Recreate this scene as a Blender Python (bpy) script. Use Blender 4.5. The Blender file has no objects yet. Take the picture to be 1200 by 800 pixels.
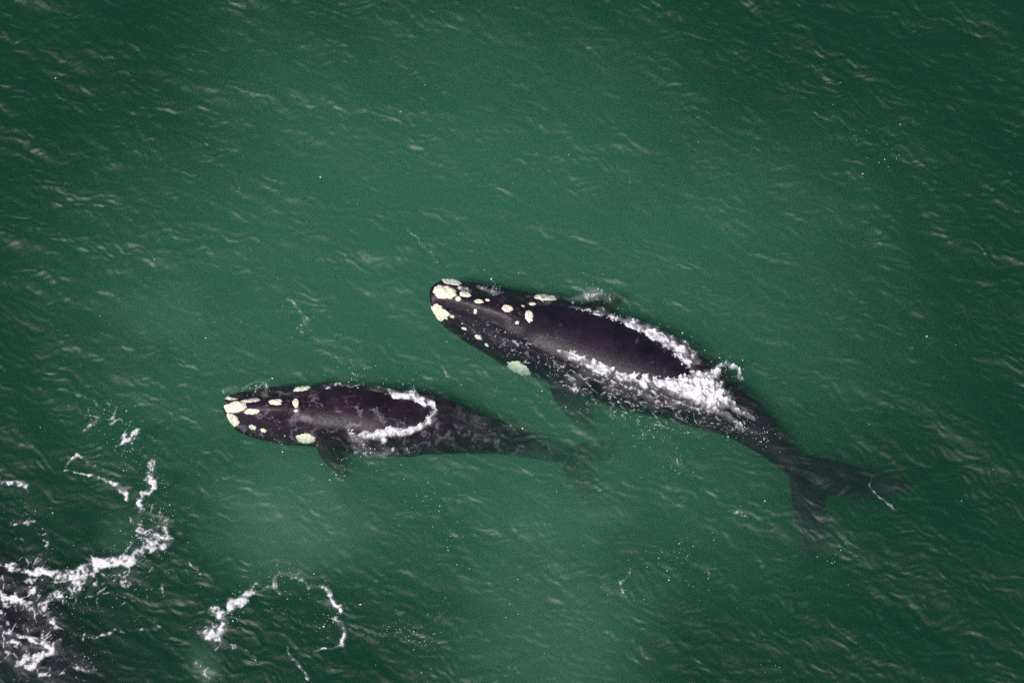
import bpy, bmesh, math, random
import numpy as np
from mathutils import Vector
from mathutils.bvhtree import BVHTree

scene = bpy.context.scene
C = scene.collection
random.seed(7)
RNG = np.random.default_rng(11)
R = math.radians

# ------------------------------------------------------------------ camera
TILT = R(25.0)          # off straight-down; the aircraft looks forward and down
DIST = 90.0
SPAN = 29.0             # metres of sea across the frame
cam_d = bpy.data.cameras.new('camera')
cam = bpy.data.objects.new('camera', cam_d)
C.objects.link(cam)
CAM = np.array([0.0, -DIST * math.sin(TILT), DIST * math.cos(TILT)])
cam.location = CAM
cam.rotation_euler = (TILT, 0, 0)
cam_d.lens = 36.0 * DIST / SPAN
cam_d.clip_start = 0.5
cam_d.clip_end = 20000
scene.camera = cam

# ------------------------------------------------------------------ sky and sun
SUN_EL, SUN_AZ = R(54.0), R(220.0)
world = bpy.data.worlds.new('World')
scene.world = world
world.use_nodes = True
wt = world.node_tree
wt.nodes.clear()
sky = wt.nodes.new('ShaderNodeTexSky')
sky.sky_type = 'NISHITA'
sky.sun_disc = False
sky.sun_elevation = SUN_EL
sky.sun_rotation = SUN_AZ
sky.air_density = 1.0
sky.dust_density = 4.0
bg = wt.nodes.new('ShaderNodeBackground')
bg.inputs['Strength'].default_value = 0.13
wo = wt.nodes.new('ShaderNodeOutputWorld')
wt.links.new(sky.outputs[0], bg.inputs['Color'])
wt.links.new(bg.outputs[0], wo.inputs['Surface'])

sun_d = bpy.data.lights.new('sun', 'SUN')
sun_d.energy = 3.7
sun_d.angle = R(0.53)
sun_d.color = (1.0, 0.985, 0.968)
sun = bpy.data.objects.new('sun', sun_d)
C.objects.link(sun)
sdir = Vector((math.sin(SUN_AZ) * math.cos(SUN_EL), math.cos(SUN_AZ) * math.cos(SUN_EL), math.sin(SUN_EL)))
sun.rotation_euler = sdir.to_track_quat('Z', 'Y').to_euler()
sun.location = sdir * 60

scene.view_settings.view_transform = 'Standard'
scene.view_settings.look = 'None'
scene.view_settings.exposure = 0.0
scene.view_settings.gamma = 1.0
scene.view_settings.use_curve_mapping = False
scene.render.engine = 'CYCLES'
cy = scene.cycles
cy.use_denoising = False
cy.volume_bounces = 1
cy.transparent_max_bounces = 24
cy.max_bounces = 8
cy.use_adaptive_sampling = True
cy.adaptive_threshold = 0.025

# ------------------------------------------------------------------ numeric helpers
def at(px, py, z=0.0):
    """A place on the level z, read off the 1200 x 800 photograph."""
    k = SPAN / DIST / 1200.0
    u, v = (px - 600.0) * k, -(py - 400.0) * k
    d = np.array([u, math.sin(TILT) + v * math.cos(TILT), -math.cos(TILT) + v * math.sin(TILT)])
    return CAM + d * ((z - CAM[2]) / d[2])

PXM = SPAN / 1200.0     # metres per photograph pixel

def _hash(ix, iy, seed):
    h = (ix.astype(np.int64) * 374761393 + iy.astype(np.int64) * 668265263 + seed * 1442695041) & 0x7fffffff
    h = ((h ^ (h >> 13)) * 1274126177) & 0x7fffffff
    return ((h ^ (h >> 16)) & 0xffff) / 65535.0

def gnoise(x, y, seed=0):
    ix, iy = np.floor(x), np.floor(y)
    fx, fy = x - ix, y - iy
    u = fx * fx * fx * (fx * (fx * 6 - 15) + 10)
    v = fy * fy * fy * (fy * (fy * 6 - 15) + 10)
    def g(ox, oy):
        a = _hash(ix + ox, iy + oy, seed) * 2 * np.pi
        return np.cos(a) * (fx - ox) + np.sin(a) * (fy - oy)
    a = g(0, 0) * (1 - u) + g(1, 0) * u
    b = g(0, 1) * (1 - u) + g(1, 1) * u
    return (a * (1 - v) + b * v) * 1.5

def fbm(x, y, octv=4, seed=0, gain=0.5):
    s, a, n = 0.0, 1.0, 0.0
    for o in range(octv):
        s = s + a * gnoise(x * 2 ** o, y * 2 ** o, seed + o * 17)
        n += a
        a *= gain
    return s / n

def lace(x, y, seed=0):
    """Two nets of thin wandering lines, coarse and fine: 0..1, highest on the line."""
    wx = x + 0.55 * gnoise(x * 0.9, y * 0.9, seed + 5) + 0.10 * gnoise(x * 2.7, y * 2.7, seed + 6)
    wy = y + 0.55 * gnoise(x * 0.9, y * 0.9, seed + 7) + 0.10 * gnoise(x * 2.7, y * 2.7, seed + 8)
    a = np.clip(1 - np.abs(gnoise(wx, wy, seed)) * 2.6, 0, 1)
    b = np.clip(1 - np.abs(gnoise(wx * 2.1 + 9, wy * 2.1, seed + 1)) * 2.6, 0, 1)
    return a, b

def sstep(a, b, x):
    t = np.clip((x - a) / (b - a), 0, 1)
    return t * t * (3 - 2 * t)

def catmull(P, n):
    P = np.asarray(P, float)
    Q = np.vstack([2 * P[0] - P[1], P, 2 * P[-1] - P[-2]])
    seg = len(P) - 1
    t = np.linspace(0, seg, n)
    i = np.minimum(t.astype(int), seg - 1)
    f = (t - i)[:, None]
    p0, p1, p2, p3 = Q[i], Q[i + 1], Q[i + 2], Q[i + 3]
    return 0.5 * (2 * p1 + (p2 - p0) * f + (2 * p0 - 5 * p1 + 4 * p2 - p3) * f ** 2 + (3 * p1 - p0 - 3 * p2 + p3) * f ** 3)

# ------------------------------------------------------------------ the sea's waves
NW = 60
lam = np.exp(RNG.uniform(math.log(0.5), math.log(5.0), NW))
phi = R(62) + RNG.normal(0, R(30), NW)
steep = RNG.uniform(0.010, 0.023, NW)
amp = steep * lam / (2 * np.pi)
kx, ky = np.cos(phi) * 2 * np.pi / lam, np.sin(phi) * 2 * np.pi / lam
ph0 = RNG.uniform(0, 2 * np.pi, NW)

def waves(x, y):
    x, y = np.asarray(x, float), np.asarray(y, float)
    gust = 1.0 + 0.28 * fbm(x * 0.16, y * 0.16, 2, 91)
    wx = x + 0.35 * gnoise(x * 0.35, y * 0.35, 71)
    wy = y + 0.35 * gnoise(x * 0.35, y * 0.35, 72)
    h = np.zeros_like(x)
    for i in range(NW):
        h += amp[i] * np.cos(kx[i] * wx + ky[i] * wy + ph0[i])
    vx = x + 0.22 * gnoise(x * 1.1, y * 1.1, 171) + 0.06 * gnoise(x * 3.1, y * 3.1, 173)
    vy = y + 0.22 * gnoise(x * 1.1, y * 1.1, 172) + 0.06 * gnoise(x * 3.1, y * 3.1, 174)
    # short wind ripples: thin crests, long, in crossing trains
    for ang, fu, fv, A, sd in ((-27, 0.7, 2.6, 0.0255, 181), (-4, 1.0, 3.8, 0.018, 183), (-42, 1.4, 5.2, 0.0125, 185), (22, 1.25, 4.4, 0.0128, 187)):
        ca, sa = math.cos(R(ang)), math.sin(R(ang))
        u, v = vx * ca + vy * sa, -vx * sa + vy * ca
        n = gnoise(u * fu, v * fv, sd)
        m = 0.95 + 0.7 * gnoise(x * 0.5 + sd, y * 0.5, sd + 1)
        h += A * m * (1 - np.sqrt(n * n + 0.004) * 1.6)
    return h * gust

# ------------------------------------------------------------------ material helpers
def new_mat(name):
    m = bpy.data.materials.new(name)
    m.use_nodes = True
    t = m.node_tree
    t.nodes.clear()
    return m, t, t.nodes.new('ShaderNodeOutputMaterial')

def nd(t, kind, **kw):
    n = t.nodes.new(kind)
    for k, v in kw.items():
        if k in n.inputs:
            n.inputs[k].default_value = v
        else:
            setattr(n, k, v)
    return n

def mathn(t, op, a, b=None, clamp=False):
    n = t.nodes.new('ShaderNodeMath')
    n.operation = op
    n.use_clamp = clamp
    for i, s in enumerate((a, b)):
        if s is None:
            continue
        if isinstance(s, (int, float)):
            n.inputs[i].default_value = s
        else:
            t.links.new(s, n.inputs[i])
    return n.outputs[0]

def ramp(t, src, stops):
    n = t.nodes.new('ShaderNodeValToRGB')
    e = n.color_ramp.elements
    e[0].position, e[0].color = stops[0][0], (*stops[0][1], 1)
    e[1].position, e[1].color = stops[-1][0], (*stops[-1][1], 1)
    for p, c in stops[1:-1]:
        x = e.new(p)
        x.color = (*c, 1)
    t.links.new(src, n.inputs[0])
    return n.outputs['Color']

def volume_nodes(t, scatter, absorb, g=0.0):
    """Scattering and absorption per metre, one value for each colour."""
    ds = max(scatter)
    sc = nd(t, 'ShaderNodeVolumeScatter', Density=ds, Anisotropy=g)
    sc.inputs['Color'].default_value = (*[c / ds for c in scatter], 1)
    da = max(absorb)
    ab = nd(t, 'ShaderNodeVolumeAbsorption', Density=da)
    ab.inputs['Color'].default_value = (*[1 - c / da for c in absorb], 1)
    ad = t.nodes.new('ShaderNodeAddShader')
    t.links.new(sc.outputs[0], ad.inputs[0])
    t.links.new(ab.outputs[0], ad.inputs[1])
    return ad.outputs[0]

def mat_sea():
    m, t, out = new_mat('sea_water')
    geo = nd(t, 'ShaderNodeNewGeometry')
    # reflectance of a water surface (Schlick), the same from above and from below
    dt = nd(t, 'ShaderNodeVectorMath', operation='DOT_PRODUCT')
    t.links.new(geo.outputs['Normal'], dt.inputs[0])
    t.links.new(geo.outputs['Incoming'], dt.inputs[1])
    c1 = mathn(t, 'SUBTRACT', 1.0, mathn(t, 'ABSOLUTE', dt.outputs['Value']), clamp=True)
    refl = mathn(t, 'ADD', mathn(t, 'MULTIPLY', mathn(t, 'POWER', c1, 5.0), 0.979), 0.021)
    gl = nd(t, 'ShaderNodeBsdfGlossy', Roughness=0.46)
    tr = nd(t, 'ShaderNodeBsdfTransparent')
    mx = nd(t, 'ShaderNodeMixShader')
    t.links.new(refl, mx.inputs[0])
    t.links.new(tr.outputs[0], mx.inputs[1])
    t.links.new(gl.outputs[0], mx.inputs[2])
    t.links.new(mx.outputs[0], out.inputs['Surface'])
    t.links.new(volume_nodes(t, SEA_SCATTER, SEA_ABSORB), out.inputs['Volume'])
    return m

SEA_SCATTER = (0.005, 0.043, 0.023)
SEA_ABSORB = (0.42, 0.23, 0.28)

def mat_sediment(name, scatter, absorb):
    m, t, out = new_mat(name)
    t.links.new(volume_nodes(t, scatter, absorb), out.inputs['Volume'])
    return m

def mat_bed():
    m, t, out = new_mat('sea_bed_sand')
    tc = nd(t, 'ShaderNodeTexCoord')
    n = nd(t, 'ShaderNodeTexNoise', Scale=0.4, Detail=5.0)
    t.links.new(tc.outputs['Object'], n.inputs['Vector'])
    p = nd(t, 'ShaderNodeBsdfPrincipled', Roughness=0.9)
    t.links.new(ramp(t, n.outputs['Fac'], [(0.3, (0.10, 0.09, 0.06)), (0.7, (0.18, 0.16, 0.11))]), p.inputs['Base Color'])
    t.links.new(p.outputs[0], out.inputs['Surface'])
    return m

def mat_foam():
    m, t, out = new_mat('foam')
    at_ = nd(t, 'ShaderNodeAttribute', attribute_name='froth')
    geo = nd(t, 'ShaderNodeNewGeometry')
    n = nd(t, 'ShaderNodeTexNoise', Scale=22.0, Detail=3.0, Roughness=0.65)
    t.links.new(geo.outputs['Position'], n.inputs['Vector'])
    a = mathn(t, 'MULTIPLY', at_.outputs['Fac'], mathn(t, 'ADD', mathn(t, 'MULTIPLY', n.outputs['Fac'], 0.9), 0.5), clamp=True)
    b = nd(t, 'ShaderNodeBump', Strength=0.4, Distance=0.02)
    t.links.new(n.outputs['Fac'], b.inputs['Height'])
    p = nd(t, 'ShaderNodeBsdfPrincipled', Roughness=0.75)
    p.inputs['Specular IOR Level'].default_value = 0.25
    p.inputs['Base Color'].default_value = (0.62, 0.60, 0.62, 1)
    t.links.new(b.outputs[0], p.inputs['Normal'])
    t.links.new(a, p.inputs['Alpha'])
    t.links.new(p.outputs[0], out.inputs['Surface'])
    return m

def mat_skin(name, mottle, dark=(0.012, 0.0085, 0.013), light=(0.034, 0.024, 0.032), scar=(0.16, 0.13, 0.17)):
    m, t, out = new_mat(name)
    tc = nd(t, 'ShaderNodeTexCoord')
    n1 = nd(t, 'ShaderNodeTexNoise', Scale=1.3, Detail=5.0, Roughness=0.6, Distortion=0.4)
    t.links.new(tc.outputs['Object'], n1.inputs['Vector'])
    base = ramp(t, n1.outputs['Fac'], [(0.35, dark), (0.72, light)])
    # sloughing grey skin: patches and short scratches
    n2 = nd(t, 'ShaderNodeTexNoise', Scale=2.4, Detail=6.0, Roughness=0.68, Distortion=0.9)
    t.links.new(tc.outputs['Object'], n2.inputs['Vector'])
    f = ramp(t, n2.outputs['Fac'], [(0.585 - mottle, (0, 0, 0)), (0.64 - mottle, (1, 1, 1))])
    n3 = nd(t, 'ShaderNodeTexNoise', Scale=14.0, Detail=4.0, Roughness=0.7)
    t.links.new(tc.outputs['Object'], n3.inputs['Vector'])
    f2 = mathn(t, 'MULTIPLY', f, ramp(t, n3.outputs['Fac'], [(0.35, (0.1, 0.1, 0.1)), (0.62, (0.9, 0.9, 0.9))]))
    mx = nd(t, 'ShaderNodeMix', data_type='RGBA')
    t.links.new(base, mx.inputs[6])
    mx.inputs[7].default_value = (*scar, 1)
    # thin old scratches
    n4 = nd(t, 'ShaderNodeTexNoise', Scale=1.9, Detail=2.0, Distortion=2.2)
    t.links.new(tc.outputs['Object'], n4.inputs['Vector'])
    ln = mathn(t, 'ABSOLUTE', mathn(t, 'SUBTRACT', n4.outputs['Fac'], 0.5))
    f3 = ramp(t, ln, [(0.0, (0.30,) * 3), (0.012, (0.0,) * 3)])
    f3 = mathn(t, 'MULTIPLY', f3, ramp(t, n1.outputs['Fac'], [(0.45, (0,) * 3), (0.6, (1,) * 3)]))
    f2 = mathn(t, 'MAXIMUM', f2, f3)
    t.links.new(f2, mx.inputs[0])
    b = nd(t, 'ShaderNodeBump', Strength=0.55, Distance=0.02)
    t.links.new(n3.outputs['Fac'], b.inputs['Height'])
    p = nd(t, 'ShaderNodeBsdfPrincipled')
    # wet skin shines in air; under water its index is matched and it does not
    geo = nd(t, 'ShaderNodeNewGeometry')
    sep = nd(t, 'ShaderNodeSeparateXYZ')
    t.links.new(geo.outputs['Position'], sep.inputs[0])
    mr = nd(t, 'ShaderNodeMapRange')
    for k_, v_ in (('From Min', -0.04), ('From Max', 0.06), ('To Min', 0.02), ('To Max', 0.22)):
        mr.inputs[k_].default_value = v_
    t.links.new(sep.outputs['Z'], mr.inputs['Value'])
    t.links.new(mr.outputs['Result'], p.inputs['Specular IOR Level'])
    t.links.new(ramp(t, n3.outputs['Fac'], [(0.3, (0.30,) * 3), (0.7, (0.52,) * 3)]), p.inputs['Roughness'])
    t.links.new(mx.outputs[2], p.inputs['Base Color'])
    t.links.new(b.outputs[0], p.inputs['Normal'])
    t.links.new(p.outputs[0], out.inputs['Surface'])
    return m

def mat_callosity():
    m, t, out = new_mat('callosity')
    geo = nd(t, 'ShaderNodeNewGeometry')
    n = nd(t, 'ShaderNodeTexNoise', Scale=16.0, Detail=4.0, Roughness=0.65)
    t.links.new(geo.outputs['Position'], n.inputs['Vector'])
    v = nd(t, 'ShaderNodeTexVoronoi', Scale=26.0)
    t.links.new(geo.outputs['Position'], v.inputs['Vector'])
    col = ramp(t, n.outputs['Fac'], [(0.27, (0.30, 0.23, 0.17)), (0.42, (0.66, 0.59, 0.45)), (0.58, (0.78, 0.73, 0.60)), (0.78, (0.74, 0.64, 0.56))])
    b = nd(t, 'ShaderNodeBump', Strength=0.8, Distance=0.02)
    t.links.new(v.outputs['Distance'], b.inputs['Height'])
    p = nd(t, 'ShaderNodeBsdfPrincipled', Roughness=0.8)
    p.inputs['Specular IOR Level'].default_value = 0.2
    t.links.new(col, p.inputs['Base Color'])
    t.links.new(b.outputs[0], p.inputs['Normal'])
    t.links.new(p.outputs[0], out.inputs['Surface'])
    return m

SEA, FOAM, CALL = mat_sea(), mat_foam(), mat_callosity()
SKIN_A = mat_skin('whale_skin_black', -0.02, dark=(0.004, 0.0025, 0.0055), light=(0.017, 0.0085, 0.019), scar=(0.075, 0.058, 0.078))
SKIN_B = mat_skin('whale_skin_mottled', 0.032, dark=(0.005, 0.003, 0.006), light=(0.021, 0.0095, 0.017), scar=(0.14, 0.11, 0.145))
BLOW = mat_skin('blowhole_skin', -0.2, light=(0.02, 0.016, 0.02))

def link(name, verts, faces, mat, parent=None, smooth=True):
    me = bpy.data.meshes.new(name)
    me.from_pydata([tuple(v) for v in verts], [], [tuple(int(i) for i in f) for f in faces])
    me.materials.append(mat)
    if smooth:
        me.polygons.foreach_set('use_smooth', [True] * len(me.polygons))
    me.update()
    o = bpy.data.objects.new(name, me)
    C.objects.link(o)
    if parent is not None:
        o.parent = parent
    return o

def tag(o, label, cat, kind=None, group=None):
    o['label'] = label
    o['category'] = cat
    if kind:
        o['kind'] = kind
    if group:
        o['group'] = group
    return o

# ------------------------------------------------------------------ the sea: one closed body of water to the horizon
def axis(a, b, step, far):
    core = list(np.arange(a, b + 1e-6, step))
    s, x, lo = step, a, []
    while x > -far:
        s *= 1.22
        x -= s
        lo.append(x)
    s, x, hi = step, core[-1], []
    while x < far:
        s *= 1.22
        x += s
        hi.append(x)
    return np.array(lo[::-1] + core + hi)

def build_sea():
    X, Y = axis(-17.5, 17.5, 0.031, 5000), axis(-12.5, 14.0, 0.031, 5000)
    gx, gy = np.meshgrid(X, Y)
    fade = (1 - sstep(0, 5, np.abs(gx) - 17.5)) * (1 - sstep(0, 5, np.abs(gy - 0.75) - 13.25))
    gz = waves(gx, gy) * fade
    ny, nx = gx.shape
    top = np.stack([gx, gy, gz], -1).reshape(-1, 3)
    idx = np.arange(nx * ny).reshape(ny, nx)
    quads = np.stack([idx[:-1, :-1], idx[:-1, 1:], idx[1:, 1:], idx[1:, :-1]], -1).reshape(-1, 4)
    rim = np.concatenate([idx[0, :], idx[1:, -1], idx[-1, -2::-1], idx[-2:0:-1, 0]])
    base = len(top)
    low = top[rim].copy()
    low[:, 2] = -16.0
    nr = len(rim)
    j = np.arange(nr)
    k = (j + 1) % nr
    sides = np.stack([rim[k], rim[j], base + j, base + k], -1)
    me = bpy.data.meshes.new('sea')
    V = np.vstack([top, low])
    loops = np.concatenate([quads.ravel(), sides.ravel(), (base + j)[::-1]])
    nq = len(quads) + len(sides)
    me.vertices.add(len(V))
    me.vertices.foreach_set('co', V.ravel())
    me.loops.add(len(loops))
    me.loops.foreach_set('vertex_index', loops.astype(np.int32))
    me.polygons.add(nq + 1)
    me.polygons.foreach_set('loop_start', np.append(np.arange(nq) * 4, nq * 4).astype(np.int32))
    me.polygons.foreach_set('use_smooth', np.append(np.ones(len(quads), bool), np.zeros(len(sides) + 1, bool)))
    me.update(calc_edges=True)
    me.materials.append(SEA)
    o = bpy.data.objects.new('sea', me)
    C.objects.link(o)
    tag(o, 'murky green sea with small wind ripples', 'sea', 'structure')

build_sea()
bed = link('sea_bed', [(-4000, -4000, -14), (4000, -4000, -14), (4000, 4000, -14), (-4000, 4000, -14)], [(0, 1, 2, 3)], mat_bed(), smooth=False)
tag(bed, 'sandy sea bed far under the green water', 'sea bed', 'structure')

# ------------------------------------------------------------------ sediment under the surface, plus a broad lens for painted falloff
def sediment(px, py, rx, ry, rot, depth, thick, mat, label, seed):
    """A lens of silty water: thick in the middle, running out to nothing, with an uneven outline."""
    c = at(px, py, -depth)
    nr, na = 14, 56
    top, bot = [], []
    ca, sa = math.cos(rot), math.sin(rot)
    for i in range(nr + 1):
        q = i / nr
        for j in range(na):
            a = 2 * math.pi * j / na
            e = 1 + 0.34 * float(fbm(np.array(math.cos(a) * 1.3 + seed), np.array(math.sin(a) * 1.3), 3, seed))
            x, y = rx * q * e * math.cos(a), ry * q * e * math.sin(a)
            wx, wy = c[0] + x * ca - y * sa, c[1] + x * sa + y * ca
            h = thick * (1 - q * q) ** 3 * (1 + 0.35 * float(fbm(np.array(wx * 0.5), np.array(wy * 0.5), 3, seed + 3)))
            top.append((wx, wy, -depth + 0.06 * (1 - q * q)))
            bot.append((wx, wy, -depth - h))
    V = top + bot
    n = len(top)
    F = []
    for i in range(nr):
        for j in range(na):
            a, b = i * na + j, i * na + (j + 1) % na
            d, e2 = a + na, b + na
            F.append((a, d, e2, b))
            F.append((n + a, n + b, n + e2, n + d))
    for j in range(na):
        a, b = nr * na + j, nr * na + (j + 1) % na
        F.append((a, n + a, n + b, b))
    o = link('sediment_cloud', V, F, mat)
    tag(o, label, 'sediment', 'stuff')

FALLOFF_WIDE = mat_sediment('falloff_silt', (0.15, 0.34, 0.205), (0.02, 0.01, 0.012))  # added cloud colour: lightens the middle, leaves the edges dark, imitating vignetting
SED_PALE = mat_sediment('milky_silt', (0.13, 0.26, 0.165), (0.02, 0.01, 0.02))
sediment(530, 355, 16.0, 13.5, R(-8), 0.9, 2.3, FALLOFF_WIDE, 'broad added veil of silt that brightens the middle of the sea like lens falloff', 3)
sediment(335, 610, 3.4, 2.9, R(10), 0.4, 1.0, SED_PALE, 'pale milky silt cloud below the flipper of the mottled whale', 8)
sediment(650, 770, 4.6, 4.2, R(-25), 0.5, 0.85, SED_PALE, 'pale green silt cloud trailing away from under the whales', 21)
sediment(660, 610, 2.6, 1.5, R(0), 0.5, 0.4, SED_PALE, 'faint silt cloud under the tail of the mottled whale', 33)
sediment(240, 775, 0.7, 1.0, R(20), 0.2, 0.5, SED_PALE, 'small milky bubble cloud beside the foam ring', 41)
sediment(140, 625, 1.0, 1.0, R(20), 0.2, 0.25, SED_PALE, 'small milky bubble cloud beside the swirling foam', 47)
sediment(190, 370, 2.4, 1.4, R(-10), 0.5, 0.35, SED_PALE, 'faint silt cloud in open water ahead of the whales', 52)

# ------------------------------------------------------------------ whales
PS = [0, .006, .014, .03, .055, .09, .13, .18, .24, .30, .38, .46, .55, .64, .72, .80, .87, .93, .97, 1.0]
PW = [.006, .033, .045, .053, .061, .069, .078, .088, .096, .102, .108, .109, .102, .087, .068, .050, .038, .029, .022, .014]
PD = [.012, .048, .066, .078, .100, .125, .145, .165, .185, .197, .208, .208, .192, .163, .130, .097, .072, .052, .036, .020]

def blade(secs, na=20):
    """secs: (centre, half chord, half thickness) -> closed shell"""
    V, F = [], []
    for c, a, b in secs:
        for j in range(na):
            t = 2 * math.pi * j / na
            V.append(c + a * math.cos(t) + b * math.sin(t) * (0.85 + 0.15 * math.cos(t)))
    for i in range(len(secs) - 1):
        for j in range(na):
            k = (j + 1) % na
            F.append((i * na + j, i * na + k, (i + 1) * na + k, (i + 1) * na + j))
    F.append(tuple(range(na))[::-1])
    F.append(tuple((len(secs) - 1) * na + j for j in range(na)))
    return V, F

def make_whale(spine, width_k, flip, fluke, skin, label, voxel=0.045, head_k=0.05):
    P = np.array([at(px, py, z) for px, py, z in spine])
    Q = catmull(P, 600)
    L = np.concatenate([[0], np.cumsum(np.linalg.norm(np.diff(Q, axis=0), axis=1))])
    LEN = L[-1]
    nr, na = 260, 128
    s = np.concatenate([np.linspace(0, 0.05, 40, endpoint=False) ** 1.0, np.linspace(0.05, 1, nr - 40)])
    top = np.stack([np.interp(s * LEN, L, Q[:, i]) for i in range(3)], -1)
    T = np.gradient(top, axis=0)
    T /= np.linalg.norm(T, axis=1)[:, None]
    for _ in range(6):
        T[1:-1] = (T[:-2] + T[1:-1] * 2 + T[2:]) / 4
    T /= np.linalg.norm(T, axis=1)[:, None]
    N = np.cross([0, 0, 1.0], T)
    N /= np.linalg.norm(N, axis=1)[:, None]
    U = np.cross(T, N)
    w = np.interp(s, PS, PW) * LEN * width_k * (1 + head_k * (1 - sstep(0.10, 0.26, s)))
    d = np.interp(s, PS, PD) * LEN * width_k
    for arr in (w, d):
        for _ in range(5):
            arr[1:-1] = (arr[:-2] + 2 * arr[1:-1] + arr[2:]) / 4
    head = 1 - sstep(0.17, 0.25, s)
    drop = 0.023 * LEN * head * sstep(0.0, 0.03, s)
    rw = LEN * (0.026 + 0.004 * sstep(0.05, 0.2, s))
    V, F = [], []
    th = 2 * np.pi * np.arange(na) / na
    c, sn = np.cos(th), np.sin(th)
    for i in range(nr):
        y = w[i] * c
        z = -d[i] / 2 + d[i] / 2 * np.where(sn > 0, np.abs(sn) ** 0.85, sn)
        up = np.clip(sn, 0, 1) ** 0.6
        z = z - drop[i] * up * (1 - np.exp(-(np.abs(y) / rw[i]) ** 3))
        # lower lips swell beside the rostrum, and a soft dip runs behind the blowholes
        z = z - 0.006 * LEN * math.exp(-((s[i] - 0.235) / 0.022) ** 2) * up
        V.extend(top[i] + y[:, None] * N[i] + z[:, None] * U[i])
    for i in range(nr - 1):
        for j in range(na):
            k = (j + 1) % na
            F.append((i * na + j, i * na + k, (i + 1) * na + k, (i + 1) * na + j))
    F.append(tuple(range(na))[::-1])
    F.append(tuple((nr - 1) * na + j for j in range(na)))

    def add(sh):
        b = len(V)
        V.extend(sh[0])
        F.extend(tuple(b + q for q in f) for f in sh[1])
    # tail flukes: two swept blades meeting at a notch; their tips are given
    root = top[-1] - U[-1] * d[-1] / 2 - T[-1] * fluke.get('back', 0.25)
    for tip in fluke['tips']:
        tp = at(*tip)
        span = tp - root
        ax = T[-1]
        lat = span - ax * np.dot(span, ax)
        sweep = float(np.dot(span, ax))
        secs = []
        for q in np.linspace(0, 1, 22):
            le = -0.42 * fluke['c'] + (sweep + 0.42 * fluke['c']) * q ** 1.25
            te = 0.45 * fluke['c'] + (sweep - 0.45 * fluke['c']) * q ** 1.5 + 0.42 * fluke['c'] * math.sin(math.pi * q) ** 1.2 * (1 - 0.4 * q)
            te = max(te, le + 0.03)
            mid = root + lat * q + ax * (le + te) / 2 + np.array([0, 0, -0.10]) * q * q
            th_ = 0.13 * (1 - q) ** 0.8 + 0.028
            secs.append((mid, ax * (te - le) / 2, np.array([0, 0, 1.0]) * th_))
        add(blade(secs))
    for fl in flip:
        a0, b0 = at(*fl['root']), at(*fl['tip'])
        ax = (b0 - a0) / np.linalg.norm(b0 - a0)
        ch = np.cross([0, 0, 1.0], ax)
        ch /= np.linalg.norm(ch)
        upv = np.cross(ax, ch)
        secs = []
        for q in np.linspace(-0.15, 1, 20):
            qq = max(q, 0)
            wd = fl['w'] * (0.62 + 0.55 * math.sin(math.pi * min(1, qq * 0.95) ** 0.9)) * (1 - 0.25 * qq) * math.sqrt(max(0.02, 1 - qq ** 4))
            mid = a0 + (b0 - a0) * q + ch * fl.get('bend', 0.25) * qq * qq
            secs.append((mid, ch * wd, upv * (0.17 * (1 - 0.75 * qq) + 0.03)))
        add(blade(secs))
    o = link('whale', V, F, skin)
    bm = bmesh.new()
    bm.from_mesh(o.data)
    bmesh.ops.recalc_face_normals(bm, faces=bm.faces)
    bm.to_mesh(o.data)
    bm.free()
    # grow one continuous skin over body, flippers and flukes
    rm = o.modifiers.new('skin', 'REMESH')
    rm.mode = 'VOXEL'
    rm.voxel_size = voxel
    sm = o.modifiers.new('smooth', 'SMOOTH')
    sm.factor = 0.5
    sm.iterations = 4
    dg = bpy.context.evaluated_depsgraph_get()
    me = bpy.data.meshes.new_from_object(o.evaluated_get(dg))
    o.modifiers.clear()
    old = o.data
    o.data = me
    bpy.data.meshes.remove(old)
    me.name = 'whale'
    if not me.materials:
        me.materials.append(skin)
    me.polygons.foreach_set('use_smooth', [True] * len(me.polygons))
    tag(o, label, 'whale', group='whales at the surface')
    return o

def bvh_of(o):
    me = o.data
    return BVHTree.FromPolygons([v.co.copy() for v in me.vertices], [tuple(p.vertices) for p in me.polygons])

def hit(bvh, px, py):
    tgt = at(px, py, -0.2)
    d = Vector(tgt - CAM).normalized()
    loc, nor, _, _ = bvh.ray_cast(Vector(CAM), d)
    if loc is None:
        loc, nor, _, _ = bvh.find_nearest(Vector(tgt))
    return loc, nor

def callosity(whale, bvh, px, py, rx, ry, rot, h, seed, name='callosity', mat=None):
    """A raised, lumpy patch of thick skin grown on the whale; sizes in photograph pixels."""
    loc, nor = hit(bvh, px, py)
    ex = Vector((math.cos(rot), math.sin(rot), 0))
    ex = (ex - nor * ex.dot(nor)).normalized()
    ey = nor.cross(ex)
    rx, ry = rx * PXM, ry * PXM * 1.06
    nr, na = (9, 40) if max(rx, ry) > 0.12 else (5, 22)
    V, F = [], []
    an = 2 * np.pi * np.arange(na) / na
    es = 1 + 0.48 * fbm(np.cos(an) * 1.7 + seed * 3.1, np.sin(an) * 1.7 + seed, 4, seed, 0.6)
    for i in range(nr + 1):
        q = i / nr
        for j in range(na):
            a = 2 * math.pi * j / na
            e = es[j]
            p = loc + ex * (rx * q * e * math.cos(a)) + ey * (ry * q * e * math.sin(a))
            s, n, _, _ = bvh.find_nearest(p)
            lump = float(fbm(np.array(p.x * 7), np.array(p.y * 7), 3, seed + 2))
            hh = 0.62 * h * ((1 - q ** 5) * (0.75 + 0.9 * lump)) - 0.02 * (q ** 6)
            V.append(s + n * hh)
    for i in range(nr):
        for j in range(na):
            k = (j + 1) % na
            F.append((i * na + j, (i + 1) * na + j, (i + 1) * na + k, i * na + k))
    link(name, V, F, mat or CALL, whale)

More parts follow.
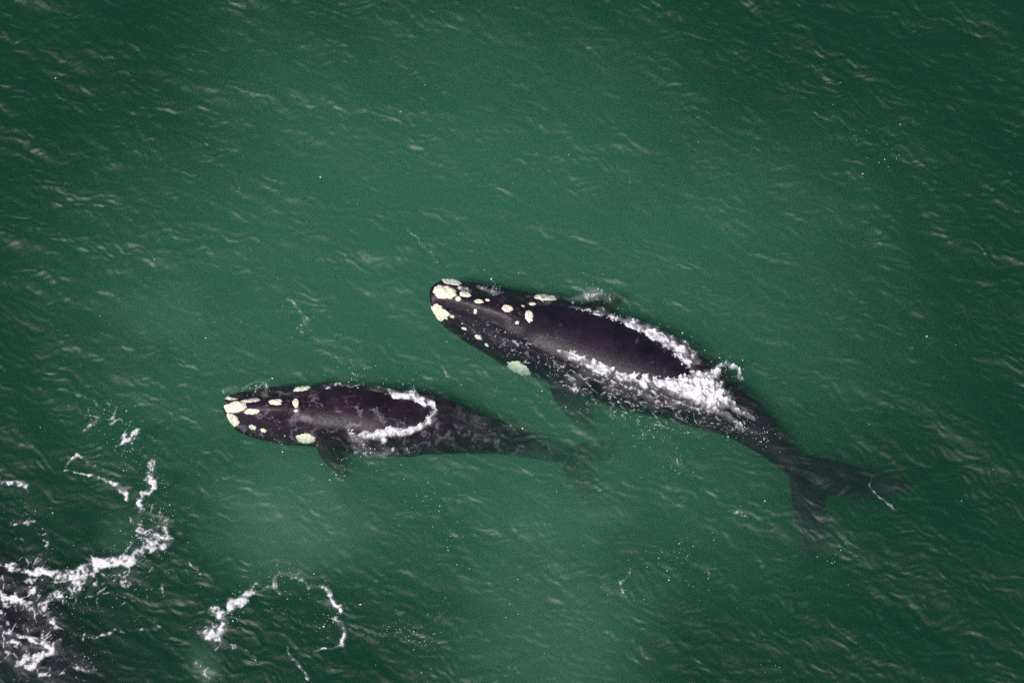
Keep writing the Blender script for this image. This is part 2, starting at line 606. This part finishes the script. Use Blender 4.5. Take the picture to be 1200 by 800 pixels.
def blowhole(whale, bvh, px, py, rot, ln=0.17):
    loc, nor = hit(bvh, px, py)
    ex = Vector((math.cos(rot), math.sin(rot), 0))
    ex = (ex - nor * ex.dot(nor)).normalized()
    ey = nor.cross(ex)
    V, F = [], []
    nu, nv = 14, 10
    for i in range(nu):
        t = -1 + 2 * i / (nu - 1)
        for j in range(nv):
            a = math.pi * j / (nv - 1)
            r = 0.055 * math.sqrt(max(0.03, 1 - t * t))
            z = r * math.sin(a) - 0.035 * math.exp(-((j - 4.5) / 1.1) ** 2) * (1 - t * t)
            p = loc + ex * (ln * t) + ey * (r * math.cos(a) * 1.3 + 0.05 * t * t) + nor * z
            V.append(p)
    for i in range(nu - 1):
        for j in range(nv - 1):
            F.append((i * nv + j, i * nv + j + 1, (i + 1) * nv + j + 1, (i + 1) * nv + j))
    link('blowhole', V, F, BLOW, whale)

big = make_whale(
    [(503, 340, .10), (520, 342, .20), (560, 353, .22), (595, 363, .26), (618, 371, .19), (645, 378, .22), (680, 389, .26),
     (720, 402, .26), (760, 417, .19), (800, 436, .06), (830, 454, -.10), (862, 474, -.20), (896, 503, -.36), (930, 537, -.58), (955, 564, -.72)],
    0.95,
    [dict(root=(652, 432, -.75), tip=(688, 512, -1.55), w=.46, bend=.25), dict(root=(690, 372, -.60), tip=(722, 342, -1.35), w=.42, bend=-.2)],
    dict(c=1.75, back=.3, tips=[(1074, 566, -1.05), (944, 664, -1.2)]),
    SKIN_A, 'large smooth black whale with its broad back out of the water and churned foam behind')
bb = bvh_of(big)
for k, (px, py, rx, ry, rot, h) in enumerate([
        (521, 341, 16, 12, -8, .10), (528, 330, 14, 7, -12, .07), (514, 366, 14, 9.5, -35, .07), (545, 344, 8, 6, -10, .06),
        (537, 350, 4, 3, 0, .05), (561, 353, 6, 2.8, -8, .05), (571, 351.5, 3.5, 2, -10, .04), (595, 361, 7, 5, -15, .07),
        (606, 378, 3, 2.4, 0, .04), (620, 370, 5, 9, 8, .07), (624, 356, 4.5, 3, 0, .05), (613, 358.5, 3, 1.6, -20, .04),
        (640, 347, 14, 11, -5, .12), (608, 432, 16, 14.5, 0, .17), (530, 371, 3, 2, -10, .04), (544, 385, 4, 2, -20, .04),
        (560, 395, 5, 3, -35, .04), (570, 404, 3, 2, -30, .04), (557, 365, 2.5, 3.5, -15, .035)]):
    callosity(big, bb, px, py, rx, ry, R(rot), h, 100 + k)
blowhole(big, bb, 610, 367, R(-48))
blowhole(big, bb, 608, 373, R(-5))

calf = make_whale(
    [(261, 479, .06), (272, 476, .14), (300, 475, .17), (325, 474, .19), (346, 474, .16), (370, 474, .20), (405, 475, .25),
     (445, 479, .25), (480, 482, .15), (508, 485, .03), (545, 494, -.27), (580, 504, -.58), (620, 517, -.90), (655, 530, -1.10), (676, 538, -1.25)],
    0.87,
    [dict(root=(376, 512, -.45), tip=(404, 562, -1.2), w=.30, bend=.12), dict(root=(378, 462, -.5), tip=(392, 440, -2.0), w=.28, bend=-.1)],
    dict(c=1.25, back=.2, tips=[(724, 512, -1.7), (692, 594, -1.7)]),
    SKIN_B, 'smaller dark whale with pale mottled grey patches on its back', 0.038, 0.2)
cb = bvh_of(calf)
for k, (px, py, rx, ry, rot, h) in enumerate([
        (275, 476, 14.5, 9, 5, .09), (271, 467, 9, 3, 4, .06), (272, 492.5, 11, 8.5, -28, .07), (294, 469, 13, 5.5, 6, .06),
        (295, 482, 10, 3.8, 10, .06), (323, 470.5, 9, 5, 4, .07), (346.5, 471.5, 4, 7.5, 3, .06), (354, 455, 10.5, 6.5, 6, .09),
        (358, 514, 11, 9, -10, .09), (296, 500.5, 5, 3, -20, .05), (309, 504, 4, 2.8, -20, .04), (347, 481, 3, 2, 0, .035)]):
    callosity(calf, cb, px, py, rx, ry, R(rot), h, 200 + k)
blowhole(calf, cb, 338, 469, R(-38), .12)
blowhole(calf, cb, 337, 475, R(8), .12)

third = make_whale(
    [(-430, 448, -0.30), (-410, 463, -0.20), (-340, 518, -0.20), (-270, 568, -0.18), (-220, 600, -0.20), (-160, 633, -0.10), (-100, 663, -0.04),
     (-50, 688, -0.04), (0, 718, -0.13), (45, 753, -0.30), (85, 793, -0.50), (130, 843, -0.80), (165, 883, -1.10), (190, 913, -1.30), (205, 933, -1.40)],
    1.0,
    [dict(root=(-210, 678, -0.80), tip=(-200, 768, -1.50), w=.45), dict(root=(-160, 588, -0.80), tip=(-120, 548, -1.40), w=.45)],
    dict(c=1.3, back=.25, tips=[(320, 918, -1.60), (180, 1038, -1.70)]),
    SKIN_A, 'black whale awash under scattered swirls of white foam')

# ------------------------------------------------------------------ foam
def stroke_field(gx, gy, strokes):
    m = np.zeros_like(gx)
    for st in strokes:
        st = np.array(st, float)
        pts = np.array([at(p[0], p[1])[:2] for p in st])
        n = max(2, 6 * (len(st) - 1) + 1)
        q = catmull(np.column_stack([pts, st[:, 2] * PXM, st[:, 3]]), n)
        for a, b in zip(q[:-1], q[1:]):
            wmax = max(a[2], b[2]) * 1.9 + 0.02
            x0, x1 = min(a[0], b[0]) - wmax, max(a[0], b[0]) + wmax
            y0, y1 = min(a[1], b[1]) - wmax, max(a[1], b[1]) + wmax
            i0, i1 = np.searchsorted(gx[0], [x0, x1])
            j0, j1 = np.searchsorted(gy[:, 0], [y0, y1])
            if i1 <= i0 or j1 <= j0:
                continue
            X, Y = gx[j0:j1, i0:i1], gy[j0:j1, i0:i1]
            d = b[:2] - a[:2]
            ll = max(1e-9, float(d @ d))
            t = np.clip(((X - a[0]) * d[0] + (Y - a[1]) * d[1]) / ll, 0, 1)
            dist = np.hypot(X - a[0] - t * d[0], Y - a[1] - t * d[1])
            w = a[2] + (b[2] - a[2]) * t
            sg = a[3] + (b[3] - a[3]) * t
            v = sg * (1 - sstep(0.25, 1.9, dist / np.maximum(w, 0.01)))
            m[j0:j1, i0:i1] = np.maximum(m[j0:j1, i0:i1], v)
    return m

def add_foam(name, label, gx, gy, z, den, low=0.02):
    keep = den > low
    f = keep[:-1, :-1] | keep[1:, :-1] | keep[:-1, 1:] | keep[1:, 1:]
    idx = np.arange(gx.size).reshape(gx.shape)
    q = np.stack([idx[:-1, :-1][f], idx[:-1, 1:][f], idx[1:, 1:][f], idx[1:, :-1][f]], -1)
    used, inv = np.unique(q, return_inverse=True)
    V = np.stack([gx.ravel()[used], gy.ravel()[used], z.ravel()[used]], -1)
    q = inv.reshape(-1, 4)
    me = bpy.data.meshes.new(name)
    me.vertices.add(len(V))
    me.vertices.foreach_set('co', V.ravel())
    me.loops.add(q.size)
    me.loops.foreach_set('vertex_index', q.ravel().astype(np.int32))
    me.polygons.add(len(q))
    me.polygons.foreach_set('loop_start', (np.arange(len(q)) * 4).astype(np.int32))
    me.polygons.foreach_set('use_smooth', np.ones(len(q), bool))
    me.update(calc_edges=True)
    a = me.attributes.new('froth', 'FLOAT', 'POINT')
    a.data.foreach_set('value', den.ravel()[used].astype(np.float32))
    me.materials.append(FOAM)
    o = bpy.data.objects.new(name, me)
    C.objects.link(o)
    tag(o, label, 'foam', 'stuff')
    return o

def foam_field(strokes, res, net, alpha, seed, fill, film, wide, flow=None):
    """Where foam lies: strands of a net that thicken and close up where the water is most churned."""
    strokes = [[(p[0], p[1], p[2] * wide, p[3]) for p in st] for st in strokes]
    pts = np.array([at(p[0], p[1])[:2] for st in strokes for p in st])
    wm = max(p[2] for st in strokes for p in st) * PXM * 2 + 0.1
    x = np.arange(pts[:, 0].min() - wm, pts[:, 0].max() + wm, res)
    y = np.arange(pts[:, 1].min() - wm, pts[:, 1].max() + wm, res)
    gx, gy = np.meshgrid(x, y)
    # the strokes wander
    wx = gx + 0.17 * gnoise(gx * 1.7, gy * 1.7, seed + 31) + 0.07 * gnoise(gx * 5, gy * 5, seed + 33)
    wy = gy + 0.17 * gnoise(gx * 1.7, gy * 1.7, seed + 32) + 0.07 * gnoise(gx * 5, gy * 5, seed + 34)
    m0 = stroke_field(gx, gy, strokes)
    ii = np.clip(np.round((wx - x[0]) / res).astype(int), 0, len(x) - 1)
    jj = np.clip(np.round((wy - y[0]) / res).astype(int), 0, len(y) - 1)
    m = m0[jj, ii]
    ux, uy = gx, gy
    if flow is not None:                # strands drawn out along the body
        ca, sa = math.cos(R(flow)), math.sin(R(flow))
        ux, uy = (gx * ca + gy * sa) * 0.5, (-gx * sa + gy * ca) * 1.15
    big, small = lace(ux * net, uy * net, seed)
    me_ = np.clip(m * fill * (0.92 + 0.55 * fbm(gx * 1.6, gy * 1.6, 3, seed + 40)), 0, 1.6)
    lc = np.maximum(big, 0.94 * small * sstep(0.2, 0.7, me_))
    thr = 1.0 - 0.66 * me_ - 0.5 * np.clip(me_ - 0.7, 0, 1)
    grain = fbm(gx * 5.5, gy * 5.5, 3, seed + 50)
    den = sstep(thr, thr + 0.34, lc) * sstep(0.04, 0.25, me_) * sstep(-0.22, 0.16, grain + 0.45 * gnoise(gx * 13, gy * 13, seed + 52) + 0.5 * (me_ - 0.55))
    den = np.maximum(den, sstep(0.60, 1.05, me_ + 0.55 * grain + 0.18 * (lc - 0.5)))
    den *= 0.62 + 0.38 * sstep(-0.25, 0.25, grain + 0.5 * (me_ - 0.6))
    den = np.maximum(den, film * sstep(0.15, 1.0, me_) * (0.7 + 0.8 * fbm(gx * 3, gy * 3, 3, seed + 55)))
    return gx, gy, m, np.clip(den, 0, 1) * alpha, lc

def foam(label, strokes, res=0.022, net=3.0, puff=0.05, alpha=1.0, seed=0, fill=1.0, name='foam', film=0.34, wide=1.0, flow=None):
    gx, gy, m, den, lc = foam_field(strokes, res, net, alpha, seed, fill, film, wide, flow)
    z = waves(gx, gy) + 0.012 + den * puff * (0.3 + 0.7 * np.clip(m, 0, 1.3)) * (0.45 + 0.8 * fbm(gx * 5, gy * 5, 3, seed + 60) + 0.5 * lc)
    return add_foam(name, label, gx, gy, z, den)

foam('band of lacy white foam curling along the right flank of the large whale', [
    [(672, 362, 4, .6), (690, 369, 8, .95), (715, 376, 8, .9), (740, 384, 9, .95), (765, 396, 10, 1), (786, 409, 10, 1), (803, 423, 8, 1), (811, 437, 6, 1)],
    [(800, 400, 3, .6), (812, 412, 4, .6), (818, 428, 5, .7)]], seed=1, puff=.09, net=3.2, flow=-30)
foam('bright white churned splash where the large whale\'s back sinks under', [
    [(792, 449, 9, 1.3), (812, 452, 14, 1.5), (832, 460, 14, 1.5), (848, 468, 8, 1.1)],
    [(822, 450, 8, 1.1), (838, 438, 6, .9), (850, 430, 4, .7), (862, 437, 3, .75), (868, 446, 3, .6)],
    [(840, 462, 6, .9), (862, 476, 5, .7), (880, 492, 4, .55)], [(832, 474, 6, .9), (850, 486, 4, .6), (866, 500, 3, .5)]], seed=2, puff=.22, net=2.4, fill=1.05)
foam('ragged white foam spread along the left flank of the large whale', [
    [(660, 412, 3, .8), (680, 422, 8, .95), (705, 430, 10, 1.0), (735, 437, 12, 1.15), (762, 442, 12, 1.25), (795, 452, 12, 1.25)],
    [(690, 436, 12, .5), (730, 450, 15, .52), (775, 461, 14, .55), (820, 472, 12, .55), (850, 484, 10, .42)]], seed=3, puff=.10, net=3.0, film=.26, flow=-22)
foam('thin broken foam over the sunken left side of the large whale', [
    [(565, 385, 9, .27), (600, 402, 13, .32), (640, 425, 16, .35), (672, 444, 16, .38), (705, 458, 16, .38), (745, 470, 16, .36), (790, 481, 18, .35), (835, 494, 16, .32), (875, 508, 12, .27)],
    [(690, 475, 8, .30), (740, 490, 10, .30), (800, 500, 10, .27)]], seed=4, puff=.03, net=4.2, alpha=.85, film=.10, fill=1.35, flow=-24)
foam('spray and wash around the head of the large whale', [
    [(537, 340, 4, .8), (548, 345, 5, .85), (556, 350, 3, .7)], [(560, 337, 3, .55), (575, 343, 5, .6), (588, 346, 4, .5)],
    [(550, 356, 3, .5), (552, 366, 3, .5)], [(630, 352, 3, .4), (665, 350, 5, .45), (690, 346, 7, .5), (715, 350, 6, .42)], [(622, 380, 3, .5), (632, 392, 3, .6), (630, 400, 2, .5)]], seed=5, puff=.05, net=3.4)
foam('white foam edging the back of the mottled whale', [
    [(378, 489, 3, .6), (392, 491, 5, .8), (405, 500, 5, .8), (418, 508, 6, 1), (445, 509, 7, 1.15), (475, 504, 7, 1.1), (495, 496, 5, 1), (508, 485, 3, .9)],
    [(415, 512, 6, .8), (424, 522, 4, .6)], [(440, 455, 2, .5), (458, 459, 4, .9), (476, 464, 6, 1.15), (494, 470, 6, 1.1), (506, 477, 3, .9), (511, 482, 1.6, .9)],
    [(380, 455, 1.5, .5), (400, 453.5, 2, .6), (420, 454, 1.5, .45)], [(415, 528, 4, .45), (440, 534, 5, .5), (455, 530, 4, .5), (480, 531, 3, .4)]], seed=6, puff=.07, net=2.8, fill=1.02, film=.3)
foam('little ring of bubbles and wash by the head of the mottled whale', [
    [(284, 457, 2, .6), (295, 450, 2, .6), (306, 451, 2, .65), (313, 458, 2.5, .65), (309, 463, 2, .5)], [(300, 472, 2.5, .6), (313, 482, 2.5, .6), (325, 494, 2, .5)], [(266, 460, 4, .42), (280, 455, 4, .4)],
    [(330, 477, 3, .45), (345, 480, 3, .5), (356, 484, 3, .4)]], seed=7, puff=.03, net=4.0)
foam('swirling loops of white foam over and beside the awash black whale', [
    [(-20, 562, 4, .8), (8, 566, 5, .8), (26, 570, 5, .85), (37, 578, 3, .7)], [(14, 613, 3, .6), (30, 610, 3, .7), (42, 612, 3, .5)], [(50, 625, 3, .5), (60, 640, 3, .55), (63, 652, 2, .4)],
    [(96, 508, 4, .55), (108, 500, 7, .6), (118, 488, 6, .55), (122, 474, 4, .45)], [(140, 522, 3, .7), (150, 514, 5, 1), (160, 508, 4, .9), (158, 520, 3, .7)],
    [(77, 549, 2.5, .75), (90, 536, 2.5, .7), (108, 541, 2.5, .65), (120, 552, 2, .5)], [(75, 553, 2, .7), (95, 556, 2.5, .7), (113, 559, 3, .8), (135, 568, 3, .8), (146, 577, 3, .8), (151, 587, 2, .7)],
    [(176, 542, 3, .7), (177, 566, 4, .9), (168, 588, 4, .8), (161, 606, 4, .7)], [(160, 612, 8, .65), (170, 630, 14, .85), (185, 640, 10, .75), (195, 620, 5, .65), (192, 600, 3, .5)],
    [(-20, 660, 5, .75), (9, 664, 5, .85), (45, 672, 6, .95), (86, 674, 8, 1), (117, 662, 8, 1.1), (149, 657, 8, 1.05), (168, 642, 8, 1)],
    [(92, 690, 9, .85), (98, 676, 10, 1), (118, 664, 6, .9)], [(-10, 690, 4, .75), (10, 697, 4, .8), (27, 711, 4, .85), (45, 719, 4, .75), (58, 702, 4, .8), (85, 697, 4, .7), (95, 690, 4, .7)],
    [(-10, 735, 5, .8), (15, 742, 5, .85), (40, 752, 6, .9), (58, 760, 6, .9), (72, 749, 4, .7)], [(20, 776, 5, .8), (40, 772, 5, .85), (63, 764, 5, .8)], [(50, 790, 6, .8), (80, 785, 5, .6), (115, 782, 4, .45)],
    [(85, 744, 3, .6), (112, 746, 3, .65), (149, 737, 3, .6), (185, 734, 3, .5)], [(20, 640, 10, .5), (40, 668, 14, .5), (40, 700, 22, .52), (45, 740, 24, .52), (30, 775, 24, .52), (-5, 720, 20, .52)],
    [(-10, 690, 26, .46), (45, 690, 26, .48), (100, 688, 24, .48), (150, 668, 24, .46), (182, 632, 22, .52), (186, 600, 12, .38)], [(90, 500, 12, .40), (125, 480, 14, .40), (150, 510, 14, .42)],
    [(60, 715, 4, .6), (64, 730, 4, .7), (60, 740, 3, .5)], [(110, 700, 10, .35), (150, 700, 10, .35), (190, 690, 10, .3)]], seed=8, puff=.05, net=2.1, fill=1.04, film=.09, wide=.95)
foam('broken ring of white foam on open water below the mottled whale', [
    [(235, 739, 5, .9), (247, 744, 8, 1.1), (258, 750, 5, .9)], [(249, 716, 5, .8), (256, 722, 6, .85), (262, 735, 5, .8), (258, 745, 4, .8)], [(262, 722, 4, .8), (272, 711, 6, 1.1), (285, 704, 6, 1.15), (295, 694, 4, 1), (297, 680, 1.8, .8)],
    [(282, 692, 2, .6), (296, 689, 2, .6), (310, 691, 3, .65), (325, 692, 3.5, .75), (322, 680, 3, .7), (332, 669, 3, .75), (347, 672, 3, .8)],
    [(346, 674, 2.5, .8), (362, 686, 2, .9), (376, 685, 3, .9), (387, 699, 2.4, 1.05), (401, 716, 2.6, 1)], [(392, 726, 5, .75), (402, 738, 5, .85), (405, 745, 3, .8), (395, 756, 2, .7), (368, 766, 2, .6)],
    [(335, 760, 1.6, .7), (343, 772, 2, .75), (352, 783, 2, .65), (361, 798, 2.4, .7)], [(222, 658, 1.6, .6), (234, 668, 2, .75), (247, 681, 1.6, .5)], [(250, 752, 8, .5), (275, 758, 6, .45), (297, 770, 4, .5), (308, 780, 2, .4)], [(234, 782, 8, .5), (246, 790, 10, .55)]], seed=9, puff=.04, net=2.5, fill=.98, film=.22, wide=.95)
foam('short white foam dashes scattered over open water', [
    [(340, 352, 1.5, .7), (352, 365, 3, .85), (357, 378, 3.5, .8), (352, 395, 3, .65)], [(478, 272, 1.4, .65), (492, 283, 1.6, .7), (502, 297, 1.6, .65), (515, 308, 1.2, .45)],
    [(514, 432, 1.6, .8), (527, 441, 1.6, .8), (540, 455, 1.2, .5)], [(472, 100, 1.2, .4), (470, 130, 1.2, .45), (476, 152, 1.6, .6)], [(968, 94, 1.5, .7), (980, 100, 1.5, .6)],
    [(1022, 560, 1.8, .7), (1025, 572, 1.6, .6), (1031, 584, 1.6, .75), (1052, 596, 1.2, .55)], [(855, 598, 1.6, .8), (868, 604, 1.4, .7)], [(742, 662, 1.3, .6), (732, 685, 1.8, .7), (727, 703, 1.2, .5)],
    [(787, 535, 3, .55), (795, 545, 2.5, .55), (792, 560, 1.5, .4)], [(735, 208, 1.2, .6), (742, 218, 1.4, .65)], [(170, 292, 1.2, .55), (185, 300, 1.5, .6), (204, 308, 1, .4)],
    [(137, 125, 1.2, .5), (155, 138, 1.4, .55), (166, 145, 1, .4)], [(672, 563, 1.2, .55), (685, 566, 1.8, .7), (694, 562, 1, .4)]], seed=10, puff=.02, net=3.5, res=.018, alpha=.5, fill=.95, film=.2)

# flecks: small blobs past counting, froth and painted glints off the water
def flecks(label, clusters, seed):
    rnd = random.Random(seed)
    V, F, D, S = [], [], [], []
    for px, py, r, n in clusters:
        for _ in range(n):
            a, q = rnd.uniform(0, 2 * math.pi), abs(rnd.gauss(0, .6))
            S.append(at(px + r * q * math.cos(a), py + r * q * math.sin(a) * .85))
    S = np.array(S)
    Z = waves(S[:, 0], S[:, 1]) + .008
    for p, z in zip(S, Z):
        s = rnd.uniform(.005, .015) * (2.0 if rnd.random() < .10 else 1)
        b = len(V)
        el, ro = rnd.uniform(.35, 1.0), rnd.uniform(-1.2, .4)
        for ring, (rr, zz) in enumerate(((1.0, 0), (.6, .55))):
            for j in range(6):
                t = j * math.pi / 3
                x, y = s * rr * math.cos(t), s * rr * el * math.sin(t)
                V.append((p[0] + x * math.cos(ro) - y * math.sin(ro), p[1] + x * math.sin(ro) + y * math.cos(ro), z + zz * s))
        V.append((p[0], p[1], z + s * .75))
        for j in range(6):
            k = (j + 1) % 6
            F.append((b + j, b + k, b + 6 + k, b + 6 + j))
            F.append((b + 6 + j, b + 6 + k, b + 12))
        D += [rnd.uniform(.6, 1)] * 13
    o = link('foam_glint_flecks', V, F, FOAM)
    at_ = o.data.attributes.new('froth', 'FLOAT', 'POINT')
    at_.data.foreach_set('value', np.array(D, np.float32))
    tag(o, label, 'foam', 'stuff')

flecks('tiny white flecks around the large whale, froth and painted water glints', [
    (590, 400, 45, 80), (650, 430, 50, 80), (720, 465, 60, 80), (800, 490, 60, 80), (870, 500, 30, 50), (578, 338, 22, 45), (695, 345, 32, 60), (850, 435, 28, 45),
    (790, 415, 40, 40), (760, 505, 50, 70), (555, 385, 25, 30), (895, 515, 22, 30), (720, 368, 30, 30)], 1)
flecks('tiny white froth flecks sprinkled around the mottled whale', [
    (300, 455, 25, 35), (415, 440, 40, 45), (330, 520, 25, 22), (430, 530, 40, 60), (480, 460, 35, 35), (400, 545, 25, 25), (500, 580, 40, 26), (490, 745, 50, 60), (530, 635, 45, 22)], 2)
flecks('tiny white froth flecks sprinkled about the foam loops', [
    (115, 490, 35, 60), (175, 625, 45, 90), (60, 700, 70, 150), (140, 680, 55, 70), (185, 560, 40, 40), (150, 530, 40, 50), (270, 720, 45, 60), (390, 725, 45, 60), (330, 675, 35, 30), (470, 740, 40, 40), (30, 600, 35, 30), (100, 770, 60, 50)], 3)
flecks('tiny white flecks on open water, froth and painted sparkles', [
    (790, 648, 48, 48), (830, 670, 30, 16), (1040, 190, 28, 16), (1000, 160, 40, 10), (875, 605, 25, 10), (730, 690, 30, 11), (790, 545, 30, 22), (800, 150, 40, 6), (660, 185, 20, 5),
    (975, 660, 25, 11), (1140, 565, 20, 3), (500, 100, 60, 5), (240, 380, 60, 9), (900, 780, 60, 10), (640, 720, 50, 9), (1080, 400, 120, 7), (350, 385, 30, 16), (120, 380, 60, 7), (600, 500, 300, 32), (300, 250, 250, 19)], 4)
